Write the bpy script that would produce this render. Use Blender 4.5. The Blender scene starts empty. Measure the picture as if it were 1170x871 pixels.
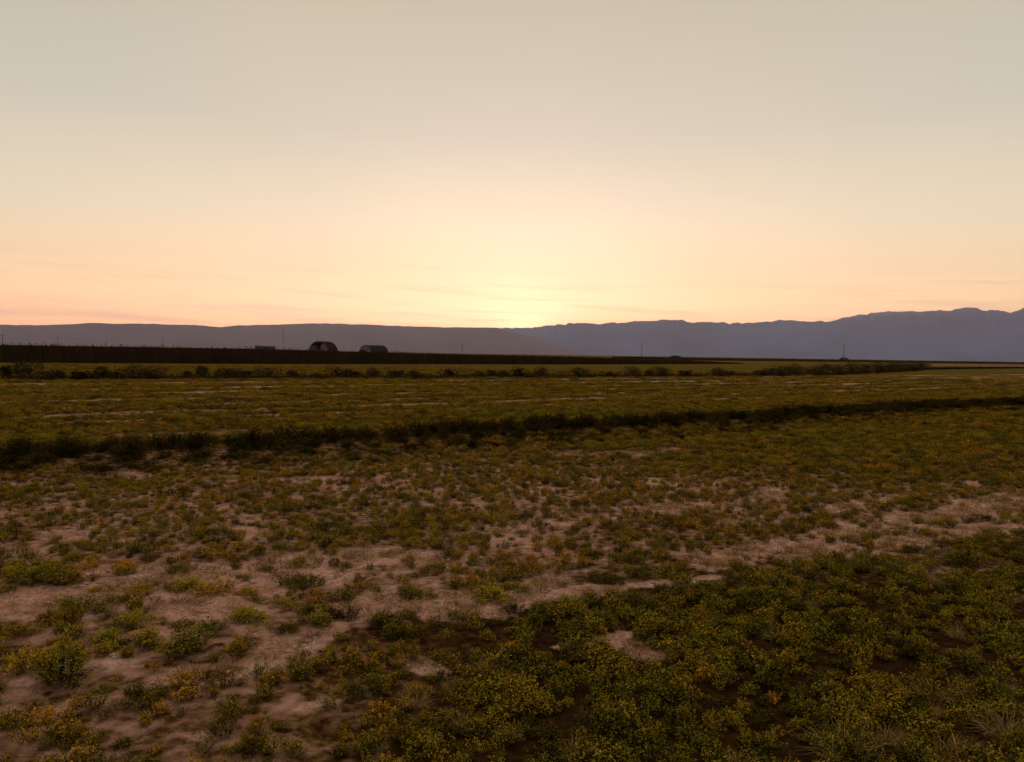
import bpy, math, random
import numpy as np
from mathutils import Matrix, Vector

random.seed(7)
RNG = np.random.default_rng(7)
scene = bpy.context.scene
COL = scene.collection
H = 1.70                       # eye height, metres

# ------------------------------------------------------------------ camera
W0, H0, FPX = 1170.0, 871.0, 845.0
HOR0, HSL = 395.8, 0.01513      # horizon line of the photo: y = HOR0 + HSL * x
roll = math.atan(HSL)
pitch = math.atan((H0 / 2 - (HOR0 + HSL * W0 / 2)) / FPX)
fwd = Vector((0, math.cos(pitch), -math.sin(pitch)))
rgt0 = Vector((1, 0, 0)); up0 = rgt0.cross(fwd)
rgt = rgt0 * math.cos(roll) + up0 * math.sin(roll)
upv = up0 * math.cos(roll) - rgt0 * math.sin(roll)
cam = bpy.data.cameras.new('camera'); cam_o = bpy.data.objects.new('camera', cam)
COL.objects.link(cam_o); scene.camera = cam_o
cam.sensor_width = 36; cam.lens = 36 * FPX / W0
cam.clip_start = 0.1; cam.clip_end = 120000
M = Matrix((rgt, upv, -fwd)).transposed().to_4x4(); M.translation = Vector((0, 0, H))
cam_o.matrix_world = M

def ray(x, y):
    return (fwd + rgt * ((x - W0 / 2) / FPX) + upv * ((H0 / 2 - y) / FPX)).normalized()
def gpt(x, y, z=0.0):          # where the sight line meets the ground
    r = ray(x, y); t = (z - H) / r.z
    return r.x * t, r.y * t
def proj(X, Y, Z=0.0):         # world -> photo pixels (numpy)
    d = X * fwd.x + Y * fwd.y + (Z - H) * fwd.z
    a = X * rgt.x + Y * rgt.y + (Z - H) * rgt.z
    b = X * upv.x + Y * upv.y + (Z - H) * upv.z
    d = np.where(d < 0.05, 0.05, d)
    return W0 / 2 + FPX * a / d, H0 / 2 - FPX * b / d
def az_el_at(x, dist):         # ground position at a distance below photo column x
    r = ray(x, HOR0 + HSL * x); a = math.atan2(r.x, r.y)
    return math.sin(a) * dist, math.cos(a) * dist, a

# ------------------------------------------------------------------ noise
_P = np.random.default_rng(3).random((256, 256)).astype(np.float64)
def vnoise(x, y):
    xi = np.floor(x).astype(int); yi = np.floor(y).astype(int)
    fx = x - xi; fy = y - yi
    fx = fx * fx * (3 - 2 * fx); fy = fy * fy * (3 - 2 * fy)
    g = lambda a, b: _P[(a + (b * 57)) % 256, b % 256]
    return (g(xi, yi) * (1 - fx) + g(xi + 1, yi) * fx) * (1 - fy) + (g(xi, yi + 1) * (1 - fx) + g(xi + 1, yi + 1) * fx) * fy
def fbm(x, y, o=4, s=0.0):
    r = 0.0; a = 0.5; t = 0.0
    for k in range(o):
        r = r + a * vnoise(x * 2 ** k + 17.3 * k + s, y * 2 ** k - 9.1 * k + s * 1.7); t += a; a *= 0.5
    return r / t

# ------------------------------------------------------------------ field layout
TH = math.radians(54)
RD = (math.sin(TH), math.cos(TH))           # direction the rows run
RN = (-RD[1], RD[0])                         # across the rows
def across(x, y): return x * RN[0] + y * RN[1]
def along(x, y): return x * RD[0] + y * RD[1]

WIN = [gpt(-250, 556), gpt(0, 533), gpt(80, 533), gpt(150, 528), gpt(300, 521), gpt(450, 510), gpt(585, 501), gpt(760, 491), gpt(900, 482), gpt(1040, 472), gpt(1170, 464.5), gpt(1400, 448)]
def seg_dist(X, Y, pts):
    best = np.full(np.shape(X), 1e9)
    for (ax, ay), (bx, by) in zip(pts[:-1], pts[1:]):
        dx, dy = bx - ax, by - ay
        t = np.clip(((X - ax) * dx + (Y - ay) * dy) / (dx * dx + dy * dy), 0, 1)
        best = np.minimum(best, np.hypot(X - ax - t * dx, Y - ay - t * dy))
    return best

# worn patches of bare soil: photo column, row, half width, half height, tilt
BARE = [(15, 692, 75, 16, -.05), (120, 650, 60, 8, 0), (175, 668, 95, 13, -.1), (240, 700, 60, 15, 0), (305, 665, 45, 14, 0), (330, 640, 50, 9, 0),
        (215, 690, 60, 12, 0), (75, 612, 28, 4, 0), (290, 610, 22, 6, 0), (175, 725, 40, 8, 0), (345, 735, 60, 12, -.3), (300, 720, 25, 7, 0), (130, 760, 60, 12, -.1),
        (15, 780, 35, 9, 0), (110, 800, 100, 12, -.25), (200, 775, 70, 9, -.1), (30, 812, 40, 8, 0), (230, 845, 35, 9, 0),
        (380, 805, 50, 10, -.2), (425, 635, 35, 7, 0), (415, 690, 40, 8, -.2), (455, 702, 60, 9, -.25), (545, 693, 80, 13, -.15), (610, 672, 32, 12, -.3),
        (590, 607, 20, 5, 0), (730, 625, 20, 5, 0), (690, 677, 60, 6, -.1), (655, 738, 42, 6, -.2), (598, 757, 34, 5, 0), (722, 742, 24, 7, .3),
        (492, 765, 30, 9, .2), (760, 668, 60, 6, -.1), (640, 848, 16, 4, 0), (265, 590, 30, 4, 0), (490, 640, 20, 4, 0),
        (250, 545, 45, 5, -.05), (205, 496, 95, 2.2, -.03), (735, 519, 42, 3, -.05), (340, 548, 30, 3, 0), (660, 519, 20, 2, 0),
        (765, 584, 45, 5, -.1), (886, 567, 22, 8, 0), (975, 577, 24, 5, -.1), (1025, 568, 22, 3.5, -.1), (835, 580, 22, 3, 0),
        (1150, 578, 60, 11, -.05), (1070, 590, 75, 9, -.1), (990, 608, 75, 8, -.12), (925, 630, 90, 10, -.05), (840, 640, 65, 8, -.1), (1040, 617, 80, 8, -.15), (1160, 602, 50, 7, -.1),
        (830, 600, 12, 4, 0), (1110, 553, 20, 2.5, 0), (560, 640, 18, 4, 0), (140, 540, 30, 2.5, 0), (380, 660, 25, 7, 0), (690, 560, 15, 3, 0)]
SW = [(gpt(0, y0), w) for y0, w in ((440, 1.0), (446.5, .9), (452.5, .6), (460, .6), (468, .35), (477, .55), (486, .3))]
SWS = [(across(p[0], p[1]), w) for p, w in SW]
def bare(X, Y):
    px, py = proj(X, Y)
    wob = fbm(X * 2.4, Y * 2.4, 5, 5.0) - 0.5
    m = np.zeros(np.shape(X))
    for cx, cy, rx, ry, t in BARE:
        dx, dy = px - cx, py - cy - (px - cx) * t
        q = np.sqrt((dx / rx) ** 2 + (dy / ry) ** 2)
        m = np.maximum(m, np.clip((1.2 - q) / 0.8 + wob * 3.4, 0, 1) * np.clip((2.0 - q) * 3, 0, 1))
    # pale lines left between the swaths of the far half of the field
    s = across(X, Y) + 0.5 * (fbm(along(X, Y) * .12, across(X, Y) * .12, 2, 9.) - .5)
    for s0, w in SWS:
        m = np.maximum(m, np.clip(1.5 - np.abs(s - s0) / w, 0, 1) * (.22 + .5 * np.clip(fbm(along(X, Y) * .25, s * .6, 3, s0) * 2.6 - .75, 0, 1)))
    m = m * (seg_dist(X, Y, WIN) > 0.8)
    return m
def lush_zone(px, py):      # where the growth is rank and the shade in its gaps is painted into the ground
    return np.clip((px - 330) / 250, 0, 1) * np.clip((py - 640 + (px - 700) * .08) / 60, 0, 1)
def ghz(X, Y):
    r = np.hypot(X, Y)
    z = 0.05 * (fbm(X * .5, Y * .5, 3) - .5) + 0.045 * (fbm(X * 2.2, Y * 2.2, 3, 2.) - .5) * (r < 60) + 0.02 * (fbm(X * 9, Y * 9, 2, 4.) - .5) * (r < 14)
    wd = seg_dist(X, Y, WIN)
    z = z + 0.16 * np.exp(-(wd / 0.6) ** 2) - 0.05 * np.exp(-((wd - 1.5) / .5) ** 2)
    return z * np.clip((220 - r) / 120, 0, 1)

# ------------------------------------------------------------------ helpers
def tag(o, label=None, cat=None, group=None, kind=None):
    if label: o['label'] = label
    if cat: o['category'] = cat
    if group: o['group'] = group
    if kind: o['kind'] = kind
    return o
def link(name, me, mat=None, parent=None):
    o = bpy.data.objects.new(name, me); COL.objects.link(o)
    if mat is not None:
        for m_ in (mat if isinstance(mat, (list, tuple)) else [mat]): me.materials.append(m_)
    if parent is not None: o.parent = parent
    return o
def quads_mesh(name, V, cols=None, n=4, matidx=None):
    """V: (k, n, 3) separate faces"""
    k = len(V)
    me = bpy.data.meshes.new(name)
    me.vertices.add(k * n); me.vertices.foreach_set('co', V.reshape(-1).astype(np.float32))
    me.loops.add(k * n); me.loops.foreach_set('vertex_index', np.arange(k * n, dtype=np.int32))
    me.polygons.add(k); me.polygons.foreach_set('loop_start', np.arange(0, k * n, n, dtype=np.int32))
    me.polygons.foreach_set('loop_total', np.full(k, n, dtype=np.int32))
    me.update(calc_edges=True)
    if cols is not None:
        a = me.color_attributes.new('tint', 'FLOAT_COLOR', 'POINT')
        c = np.ones((k * n, 4), np.float32); c[:, :3] = np.repeat(cols, n, axis=0)
        a.data.foreach_set('color', c.reshape(-1))
    if matidx is not None: me.polygons.foreach_set('material_index', matidx.astype(np.int32))
    return me
def mesh_from(name, verts, faces):
    me = bpy.data.meshes.new(name); me.from_pydata([tuple(v) for v in verts], [], faces); me.update(); return me
class MB:
    def __init__(s): s.v = []; s.f = []
    def box(s, c, d, rz=0.0):
        x, y, z = (t / 2 for t in d); ca, sa = math.cos(rz), math.sin(rz); b = len(s.v)
        for i in (-1, 1):
            for j in (-1, 1):
                for k in (-1, 1):
                    px, py = i * x, j * y
                    s.v.append((c[0] + px * ca - py * sa, c[1] + px * sa + py * ca, c[2] + k * z))
        for q in ((0, 1, 3, 2), (4, 6, 7, 5), (0, 4, 5, 1), (2, 3, 7, 6), (0, 2, 6, 4), (1, 5, 7, 3)): s.f.append(tuple(b + i for i in q))
    def tube(s, p, q, r0, r1=None, n=8):
        r1 = r0 if r1 is None else r1
        p, q = Vector(p), Vector(q); a = (q - p).normalized(); u = a.orthogonal().normalized(); w = a.cross(u); b = len(s.v)
        for c, r in ((p, r0), (q, r1)):
            for i in range(n):
                t = 2 * math.pi * i / n; s.v.append(tuple(c + (u * math.cos(t) + w * math.sin(t)) * r))
        for i in range(n):
            j = (i + 1) % n; s.f.append((b + i, b + j, b + n + j, b + n + i))
        s.f.append(tuple(b + i for i in range(n))[::-1]); s.f.append(tuple(b + n + i for i in range(n)))
    def build(s, name, mat, parent=None): return link(name, mesh_from(name, s.v, s.f), mat, parent)

# ------------------------------------------------------------------ materials
def new_mat(name):
    m = bpy.data.materials.new(name); m.use_nodes = True; nt = m.node_tree; nt.nodes.clear()
    out = nt.nodes.new('ShaderNodeOutputMaterial'); return m, nt, out
def N(nt, t, **kw):
    n = nt.nodes.new(t)
    for k, v in kw.items():
        if k.startswith('i_'):
            n.inputs[k[2:].replace('_', ' ')].default_value = v
        else: setattr(n, k, v)
    return n
def ramp(nt, stops, interp='LINEAR'):
    n = nt.nodes.new('ShaderNodeValToRGB'); n.color_ramp.interpolation = interp
    el = n.color_ramp.elements
    el[0].position, el[0].color = stops[0][0], (*stops[0][1], 1)
    el[1].position, el[1].color = stops[-1][0], (*stops[-1][1], 1)
    for p, c in stops[1:-1]:
        e = el.new(p); e.color = (*c, 1)
    return n
def math_n(nt, op, a, b=None, clamp=False):
    n = nt.nodes.new('ShaderNodeMath'); n.operation = op; n.use_clamp = clamp
    for i, v in enumerate((a, b)):
        if v is None: continue
        if isinstance(v, (int, float)): n.inputs[i].default_value = v
        else: nt.links.new(v, n.inputs[i])
    return n.outputs[0]
def mixc(nt, f, a, b, mode='MIX'):
    n = nt.nodes.new('ShaderNodeMix'); n.data_type = 'RGBA'; n.blend_type = mode
    for i, v in ((0, f), (6, a), (7, b)):
        if isinstance(v, (int, float)): n.inputs[i].default_value = v
        elif isinstance(v, tuple): n.inputs[i].default_value = (*v, 1)
        else: nt.links.new(v, n.inputs[i])
    return n.outputs[2]

def plain(name, col, rough=.85, var=.25, scale=3.0, bump=.0, metal=0.0):
    m, nt, out = new_mat(name)
    tc = N(nt, 'ShaderNodeTexCoord'); no = N(nt, 'ShaderNodeTexNoise'); no.inputs['Scale'].default_value = scale; no.inputs['Detail'].default_value = 6
    nt.links.new(tc.outputs['Object'], no.inputs['Vector'])
    c = mixc(nt, no.outputs['Fac'], tuple(v * (1 - var) for v in col), tuple(min(1, v * (1 + var)) for v in col))
    p = N(nt, 'ShaderNodeBsdfPrincipled'); p.inputs['Roughness'].default_value = rough; p.inputs['Metallic'].default_value = metal
    p.inputs['Specular IOR Level'].default_value = .25 if metal else .04
    nt.links.new(c, p.inputs['Base Color'])
    if bump:
        b = N(nt, 'ShaderNodeBump'); b.inputs['Strength'].default_value = bump; nt.links.new(no.outputs['Fac'], b.inputs['Height']); nt.links.new(b.outputs['Normal'], p.inputs['Normal'])
    if not metal:
        dd = N(nt, 'ShaderNodeBsdfDiffuse'); nt.links.new(c, dd.inputs[0]); p = dd
    nt.links.new(p.outputs[0], out.inputs[0]); return m

def leaf_mat(name, gain=1.0, trans=.3):
    m, nt, out = new_mat(name)
    at = N(nt, 'ShaderNodeAttribute', attribute_name='tint')
    oi = N(nt, 'ShaderNodeObjectInfo')
    r = ramp(nt, [(0, (.36, .33, .4)), (.25, (.66, .68, .7)), (.5, (1.05, 1.05, 1)), (.75, (1.3, 1.16, 1.0)), (1, (1.5, 1.15, .9))])
    nt.links.new(oi.outputs['Random'], r.inputs[0])
    c = mixc(nt, 1.0, at.outputs['Color'], r.outputs[0], 'MULTIPLY')
    c = mixc(nt, 1.0, c, (gain, gain, gain), 'MULTIPLY')
    d = N(nt, 'ShaderNodeBsdfDiffuse'); t = N(nt, 'ShaderNodeBsdfTranslucent')
    nt.links.new(c, d.inputs[0]); nt.links.new(c, t.inputs[0])
    ms = N(nt, 'ShaderNodeMixShader'); ms.inputs[0].default_value = trans
    nt.links.new(d.outputs[0], ms.inputs[1]); nt.links.new(t.outputs[0], ms.inputs[2])
    nt.links.new(ms.outputs[0], out.inputs[0]); return m

MAT_LEAF = leaf_mat('leaf_material', 1.28, .30)
MAT_DARKLEAF = leaf_mat('dark_leaf_material', 1.0, .2)
MAT_STRAW = leaf_mat('straw_material', 1.0, .25)

def ground_mat():
    m, nt, out = new_mat('soil_material')
    tc = N(nt, 'ShaderNodeTexCoord'); pos = tc.outputs['Object']
    def noise(s, det=5, vec=None, rough=.6):
        n = N(nt, 'ShaderNodeTexNoise'); n.inputs['Scale'].default_value = s; n.inputs['Detail'].default_value = det; n.inputs['Roughness'].default_value = rough
        nt.links.new(vec or pos, n.inputs['Vector']); return n.outputs['Fac']
    fine = noise(28, 8); mid = noise(3.2, 6); big = noise(.35, 4)
    soil = ramp(nt, [(.34, (.17, .065, .03)), (.46, (.43, .215, .13)), (.54, (.62, .355, .225)), (.64, (.78, .53, .38))])
    nt.links.new(math_n(nt, 'ADD', math_n(nt, 'ADD', math_n(nt, 'MULTIPLY', fine, .42), math_n(nt, 'MULTIPLY', noise(95, 4), .28)), math_n(nt, 'MULTIPLY', mid, .3)), soil.inputs[0])
    # dry straw flecks, combed along the rows
    mp = N(nt, 'ShaderNodeMapping'); mp.inputs['Rotation'].default_value = (0, 0, TH - math.pi / 2 + .25); mp.inputs['Scale'].default_value = (9, 70, 1)
    nt.links.new(pos, mp.inputs['Vector'])
    st = noise(1.0, 3, mp.outputs[0]); stm = ramp(nt, [(.56, (0, 0, 0)), (.66, (1, 1, 1))]); nt.links.new(st, stm.inputs[0])
    soil2 = mixc(nt, math_n(nt, 'MULTIPLY', stm.outputs[0], .38), soil.outputs[0], (.55, .40, .27))
    # leaf litter and creeping growth between the plants
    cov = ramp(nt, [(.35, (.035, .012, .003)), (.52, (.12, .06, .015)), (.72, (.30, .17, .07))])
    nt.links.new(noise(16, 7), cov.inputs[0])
    far = ramp(nt, [(.3, (.035, .024, .003)), (.5, (.09, .062, .006)), (.72, (.18, .12, .016))])
    mp2 = N(nt, 'ShaderNodeMapping'); mp2.inputs['Rotation'].default_value = (0, 0, TH - math.pi / 2); mp2.inputs['Scale'].default_value = (.06, .55, 1)
    nt.links.new(pos, mp2.inputs['Vector'])
    nt.links.new(math_n(nt, 'ADD', math_n(nt, 'MULTIPLY', noise(1, 6, mp2.outputs[0]), .6), math_n(nt, 'MULTIPLY', noise(1.3, 6), .4)), far.inputs[0])
    ac = N(nt, 'ShaderNodeAttribute', attribute_name='cover'); af = N(nt, 'ShaderNodeAttribute', attribute_name='meadow')
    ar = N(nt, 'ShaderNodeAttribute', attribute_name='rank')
    covr = mixc(nt, math_n(nt, 'MULTIPLY', ar.outputs['Fac'], .8), cov.outputs[0], (.022, .010, .003))  # litter turned near-black to stand in for shade between dense plants
    veg = mixc(nt, af.outputs['Fac'], covr, far.outputs[0])
    edge = math_n(nt, 'ADD', ac.outputs['Fac'], math_n(nt, 'MULTIPLY', math_n(nt, 'SUBTRACT', math_n(nt, 'ADD', math_n(nt, 'MULTIPLY', noise(14, 8), .5), math_n(nt, 'MULTIPLY', noise(3.5, 7), .5)), .5), 3.0))
    em = ramp(nt, [(.22, (0, 0, 0)), (.85, (1, 1, 1))]); nt.links.new(edge, em.inputs[0])
    c = mixc(nt, em.outputs[0], soil2, veg)
    p = N(nt, 'ShaderNodeBsdfDiffuse')
    nt.links.new(c, p.inputs['Color'])
    b = N(nt, 'ShaderNodeBump'); b.inputs['Strength'].default_value = 1; b.inputs['Distance'].default_value = .08
    nt.links.new(math_n(nt, 'ADD', fine, math_n(nt, 'MULTIPLY', noise(9, 6), 1.2)), b.inputs['Height']); nt.links.new(b.outputs['Normal'], p.inputs['Normal'])
    nt.links.new(p.outputs[0], out.inputs[0]); return m

# ------------------------------------------------------------------ ground sheet
def build_ground():
    r = [0.6]
    while r[-1] < 60: r.append(r[-1] * 1.0125)
    while r[-1] < 300: r.append(r[-1] * 1.04)
    while r[-1] < 23000: r.append(r[-1] * 1.12)
    r = np.array(r)
    a_f = np.linspace(-math.radians(44), math.radians(44), 640)
    a_b = np.linspace(math.radians(44), 2 * math.pi - math.radians(44), 160)[1:-1]
    a = np.concatenate([a_f, a_b]); na, nr = len(a), len(r)
    R, A = np.meshgrid(r, a, indexing='ij')
    X, Y = R * np.sin(A), R * np.cos(A)
    Z = ghz(X, Y)
    b = bare(X, Y)
    infront = (Y > .3) & (R < 300)
    cover = np.clip(1 - np.where(infront, b, 0), 0, 1)
    px, py = proj(X, Y)
    # thinly covered soil through the middle of the field
    thin = np.clip((R - 4) / 2, 0, 1) * np.clip((13 - R) / 3, 0, 1) * (px > -300)
    cover = cover - .34 * np.clip((15 - R) / 5, 0, 1)
    cover = cover - .30 * thin * np.clip(fbm(X * .9, Y * .9, 4, 11.) * 2.6 - .8, 0, 1)
    meadow = np.clip((R - 12) / 22, 0, 1)
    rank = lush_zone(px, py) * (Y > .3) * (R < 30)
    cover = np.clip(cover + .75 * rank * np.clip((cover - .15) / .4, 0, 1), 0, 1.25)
    v = np.stack([X, Y, Z], -1).reshape(-1, 3)
    v = np.vstack([v, [[0, 0, 0]]]); c0 = len(v) - 1
    i, j = np.meshgrid(np.arange(nr - 1), np.arange(na), indexing='ij')
    j2 = (j + 1) % na
    f = np.stack([i * na + j, (i + 1) * na + j, (i + 1) * na + j2, i * na + j2], -1).reshape(-1, 4)[:, ::-1]
    me = bpy.data.meshes.new('ground')
    nf = len(f)
    me.vertices.add(len(v)); me.vertices.foreach_set('co', v.reshape(-1).astype(np.float32))
    tri = np.array([(c0, (k + 1) % na, k) for k in range(na)])
    loops = np.concatenate([f.reshape(-1), tri.reshape(-1)]).astype(np.int32)
    me.loops.add(len(loops)); me.loops.foreach_set('vertex_index', loops)
    me.polygons.add(nf + na)
    me.polygons.foreach_set('loop_start', np.concatenate([np.arange(nf) * 4, nf * 4 + np.arange(na) * 3]).astype(np.int32))
    me.polygons.foreach_set('loop_total', np.concatenate([np.full(nf, 4), np.full(na, 3)]).astype(np.int32))
    me.update(calc_edges=True)
    for nm, arr in (('cover', cover), ('meadow', meadow), ('rank', rank)):
        at = me.attributes.new(nm, 'FLOAT', 'POINT'); at.data.foreach_set('value', np.append(arr.reshape(-1), 0.5).astype(np.float32))
    me.polygons.foreach_set('use_smooth', np.ones(nf + na, bool))
    o = link('ground', me, ground_mat()); tag(o, 'flat farm field of pinkish soil with patchy green cover', kind='structure')
    return o
build_ground()

# ------------------------------------------------------------------ plants
PAL = {
    'young_lit': [((.22, .195, .010), 3), ((.29, .22, .016), 2), ((.17, .165, .010), 2), ((.32, .20, .02), 1)],
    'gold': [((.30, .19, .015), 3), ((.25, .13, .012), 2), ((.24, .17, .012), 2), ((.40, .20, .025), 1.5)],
    'sprig': [((.024, .015, .002), 5), ((.085, .07, .005), 2.5), ((.18, .14, .010), 2), ((.20, .105, .010), 2.4), ((.27, .14, .014), 1.3)],
    'green': [((.03, .03, .003), 3), ((.085, .085, .006), 3), ((.22, .19, .012), 2.3), ((.28, .18, .014), 2), ((.32, .17, .022), 1), ((.05, .025, .005), 1)],
    'amber': [((.05, .035, .003), 2.5), ((.17, .125, .008), 3), ((.27, .15, .012), 3), ((.34, .18, .025), 1.2), ((.12, .05, .009), 1.5)],
    'dark': [((.022, .016, .004), 3), ((.04, .032, .005), 3), ((.07, .058, .008), 2), ((.10, .06, .012), 1)],  # ridge weeds: shade of their backlit side is put into this leaf colour
    'lush': [((.018, .015, .002), 5.5), ((.065, .058, .005), 2), ((.19, .18, .014), 2), ((.20, .16, .02), 1.5), ((.26, .16, .022), .9), ((.05, .02, .005), 1)],
    'straw': [((.30, .20, .07), 3), ((.20, .13, .04), 3), ((.38, .27, .11), 2), ((.12, .08, .02), 3)],
    'brown': [((.035, .022, .010), 3), ((.05, .034, .012), 2), ((.03, .03, .010), 2), ((.07, .045, .015), 1)],
}
def pick(pal, k):
    cs = np.array([c for c, w in PAL[pal]]); w = np.array([w for c, w in PAL[pal]], float)
    return cs[RNG.choice(len(cs), k, p=w / w.sum())] * RNG.uniform(.8, 1.2, (k, 1))
def leaves_at(C, size, up_bias=.6):
    """rhombic leaves, random tilt, centred at C"""
    k = len(C)
    nrm = RNG.normal(size=(k, 3)); nrm[:, 2] = np.abs(nrm[:, 2]) + up_bias; nrm /= np.linalg.norm(nrm, axis=1)[:, None]
    t = RNG.normal(size=(k, 3)); u = np.cross(nrm, t); u /= np.linalg.norm(u, axis=1)[:, None]; w = np.cross(nrm, u)
    s = size * RNG.uniform(.6, 1.3, (k, 1))
    a = C - u * s; b = C + w * s * .5 + nrm * s * .15; c = C + u * s; d = C - w * s * .5 + nrm * s * .15
    return np.stack([a, b, c, d], 1)
def blades(P, Q, wid, bend=.3):
    """thin two-section blades from P to Q"""
    k = len(P); ax = Q - P
    L = np.linalg.norm(ax, axis=1)[:, None]
    s = np.cross(ax, RNG.normal(size=(k, 3))); s /= np.linalg.norm(s, axis=1)[:, None]
    mid = (P + Q) / 2; mid[:, 2] += (L[:, 0] * bend)
    w = np.full((k, 1), wid) * RNG.uniform(.7, 1.3, (k, 1))
    q1 = np.stack([P - s * w, P + s * w, mid + s * w * .8, mid - s * w * .8], 1)
    q2 = np.stack([mid - s * w * .8, mid + s * w * .8, Q + s * w * .15, Q - s * w * .15], 1)
    return np.concatenate([q1, q2])
def clump_mesh(name, pal, stems=46, rad=.10, hgt=.10, leaves=13, lsz=.0085, wid=.0011, tips=None, tip0=.6):
    """regrowing forage plant: arching stems thick with small leaves, radius about rad, height about hgt"""
    P, Q = [], []; C = []; T = []
    lob = RNG.uniform(0, 2 * math.pi, 3)
    for i in range(stems):
        a = RNG.uniform(0, 2 * math.pi); k = math.sqrt(RNG.uniform(0, 1))
        env = 1 + .28 * math.sin(2 * a + lob[0]) + .18 * math.sin(3 * a + lob[1]) + .12 * math.sin(5 * a + lob[2])
        ro = rad * k * env
        h = hgt * (1 - .55 * k * k) * RNG.uniform(.55, 1.2)
        p = np.array([math.cos(a) * ro * .45, math.sin(a) * ro * .45, -.012])
        q = np.array([math.cos(a) * ro * 1.05, math.sin(a) * ro * 1.05, h])
        P.append(p); Q.append(q)
        for j in range(leaves):
            t = RNG.uniform(.25, 1.06); T.append(t); c = p + (q - p) * t; c[2] += hgt * .18 * math.sin(math.pi * min(t, 1))
            C.append(c + RNG.normal(size=3) * lsz * .9)
    C = np.array(C); C[:, 2] = np.maximum(C[:, 2], .004)
    L = leaves_at(C, lsz, .9); B = blades(np.array(P), np.array(Q), wid, .15)
    cl = pick(pal, len(L))
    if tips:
        young_lit = np.array(T) > RNG.uniform(tip0, 1.05, len(T)); cl = np.where(young_lit[:, None], pick(tips, len(L)), cl)  # new growth is yellower, and brightened further as if the tips caught light
    cb = pick('brown', len(B)) * 1.6
    me = quads_mesh(name, np.concatenate([L, B]), np.concatenate([cl, cb]))
    return me
def straw_mesh(name, n=150, rad=.16, hgt=.14, pal='straw'):
    a = RNG.uniform(0, 2 * math.pi, n); k = np.sqrt(RNG.uniform(0, 1, n))
    P = np.stack([np.cos(a) * rad * .5 * k, np.sin(a) * rad * .5 * k, np.full(n, -.01)], 1)
    out = RNG.uniform(.3, 1.25, n)
    Q = np.stack([np.cos(a) * rad * out, np.sin(a) * rad * out, hgt * RNG.uniform(.1, 1.15, n)], 1) + RNG.normal(size=(n, 3)) * .045
    Q[:, 2] = np.maximum(Q[:, 2], .01)
    B = blades(P, Q, .0016, .22); c = pick(pal, n); return B, np.concatenate([c, c])

PROTO = {}
def protos():
    for i in range(5): PROTO['green%d' % i] = (clump_mesh('alfalfa_green', 'green', 105, .135, .092, 17, .0066, .0011, 'young_lit'), MAT_LEAF)
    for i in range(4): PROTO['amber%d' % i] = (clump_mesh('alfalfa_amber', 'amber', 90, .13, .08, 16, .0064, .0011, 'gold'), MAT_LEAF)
    for i in range(4): PROTO['lush%d' % i] = (clump_mesh('alfalfa_lush', 'lush', 100, .12, .17, 17, .0070, .0011, 'young_lit'), MAT_LEAF)
    for i in range(6): PROTO['sprig%d' % i] = (clump_mesh('alfalfa_sprig', 'lush' if i > 3 else 'sprig', 46, .058 + .006 * i, .075 + .004 * (i % 3), 13, .0054, .0010, None if i > 3 else ('young_lit' if i % 2 else 'gold')), MAT_LEAF)
    for i in range(4): PROTO['sward%d' % i] = (clump_mesh('alfalfa_sward', 'lush', 52, .075 + .008 * i, .085 + .008 * (i % 3), 14, .0062, .0011, 'young_lit', .88), MAT_LEAF)
    for i in range(3): PROTO['far%d' % i] = (clump_mesh('alfalfa_far', 'sprig', 40, .30, .10, 9, .018, .002, 'gold' if i == 1 else 'young_lit', .8), MAT_LEAF)
    for i in range(3): PROTO['weed%d' % i] = (clump_mesh('weed', 'dark', 70, .24, .30, 14, .017, .0022), MAT_DARKLEAF)
    for i in range(2):
        B, c = straw_mesh('dry', 300); PROTO['dry%d' % i] = (quads_mesh('dry_grass', B, c), MAT_STRAW)
    for i in range(2):
        B, c = straw_mesh('dry', 36, .10, .03); PROTO['litter%d' % i] = (quads_mesh('litter', B, c), MAT_STRAW)
protos()
M_CLOD = plain('clod_material', (.36, .22, .14), .95, .3, 60)
for i in range(3):
    bmv, bmf = [], []
    nlat, nlon = 5, 8
    for a_ in range(nlat + 1):
        for b_ in range(nlon):
            th, ph = math.pi * a_ / nlat, 2 * math.pi * b_ / nlon; rr = .022 * random.uniform(.65, 1.2)
            bmv.append((rr * math.sin(th) * math.cos(ph), rr * math.sin(th) * math.sin(ph), rr * .8 * math.cos(th) + .006))
    for a_ in range(nlat):
        for b_ in range(nlon): bmf.append((a_ * nlon + b_, (a_ + 1) * nlon + b_, (a_ + 1) * nlon + (b_ + 1) % nlon, a_ * nlon + (b_ + 1) % nlon))
    PROTO['clod%d' % i] = (mesh_from('clod', bmv, bmf), M_CLOD)
for k, (me, mt) in PROTO.items(): me.materials.append(mt)
def place(name, proto, x, y, rz, sc, scz=None, tilt=0.0):
    o = bpy.data.objects.new(name, PROTO[proto][0]); COL.objects.link(o)
    z = float(ghz(np.array([x]), np.array([y]))[0])
    o.location = (x, y, z); o.rotation_euler = (random.uniform(-tilt, tilt), random.uniform(-tilt, tilt), rz)
    o.scale = (sc, sc, scz if scz else sc); return o

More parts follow.
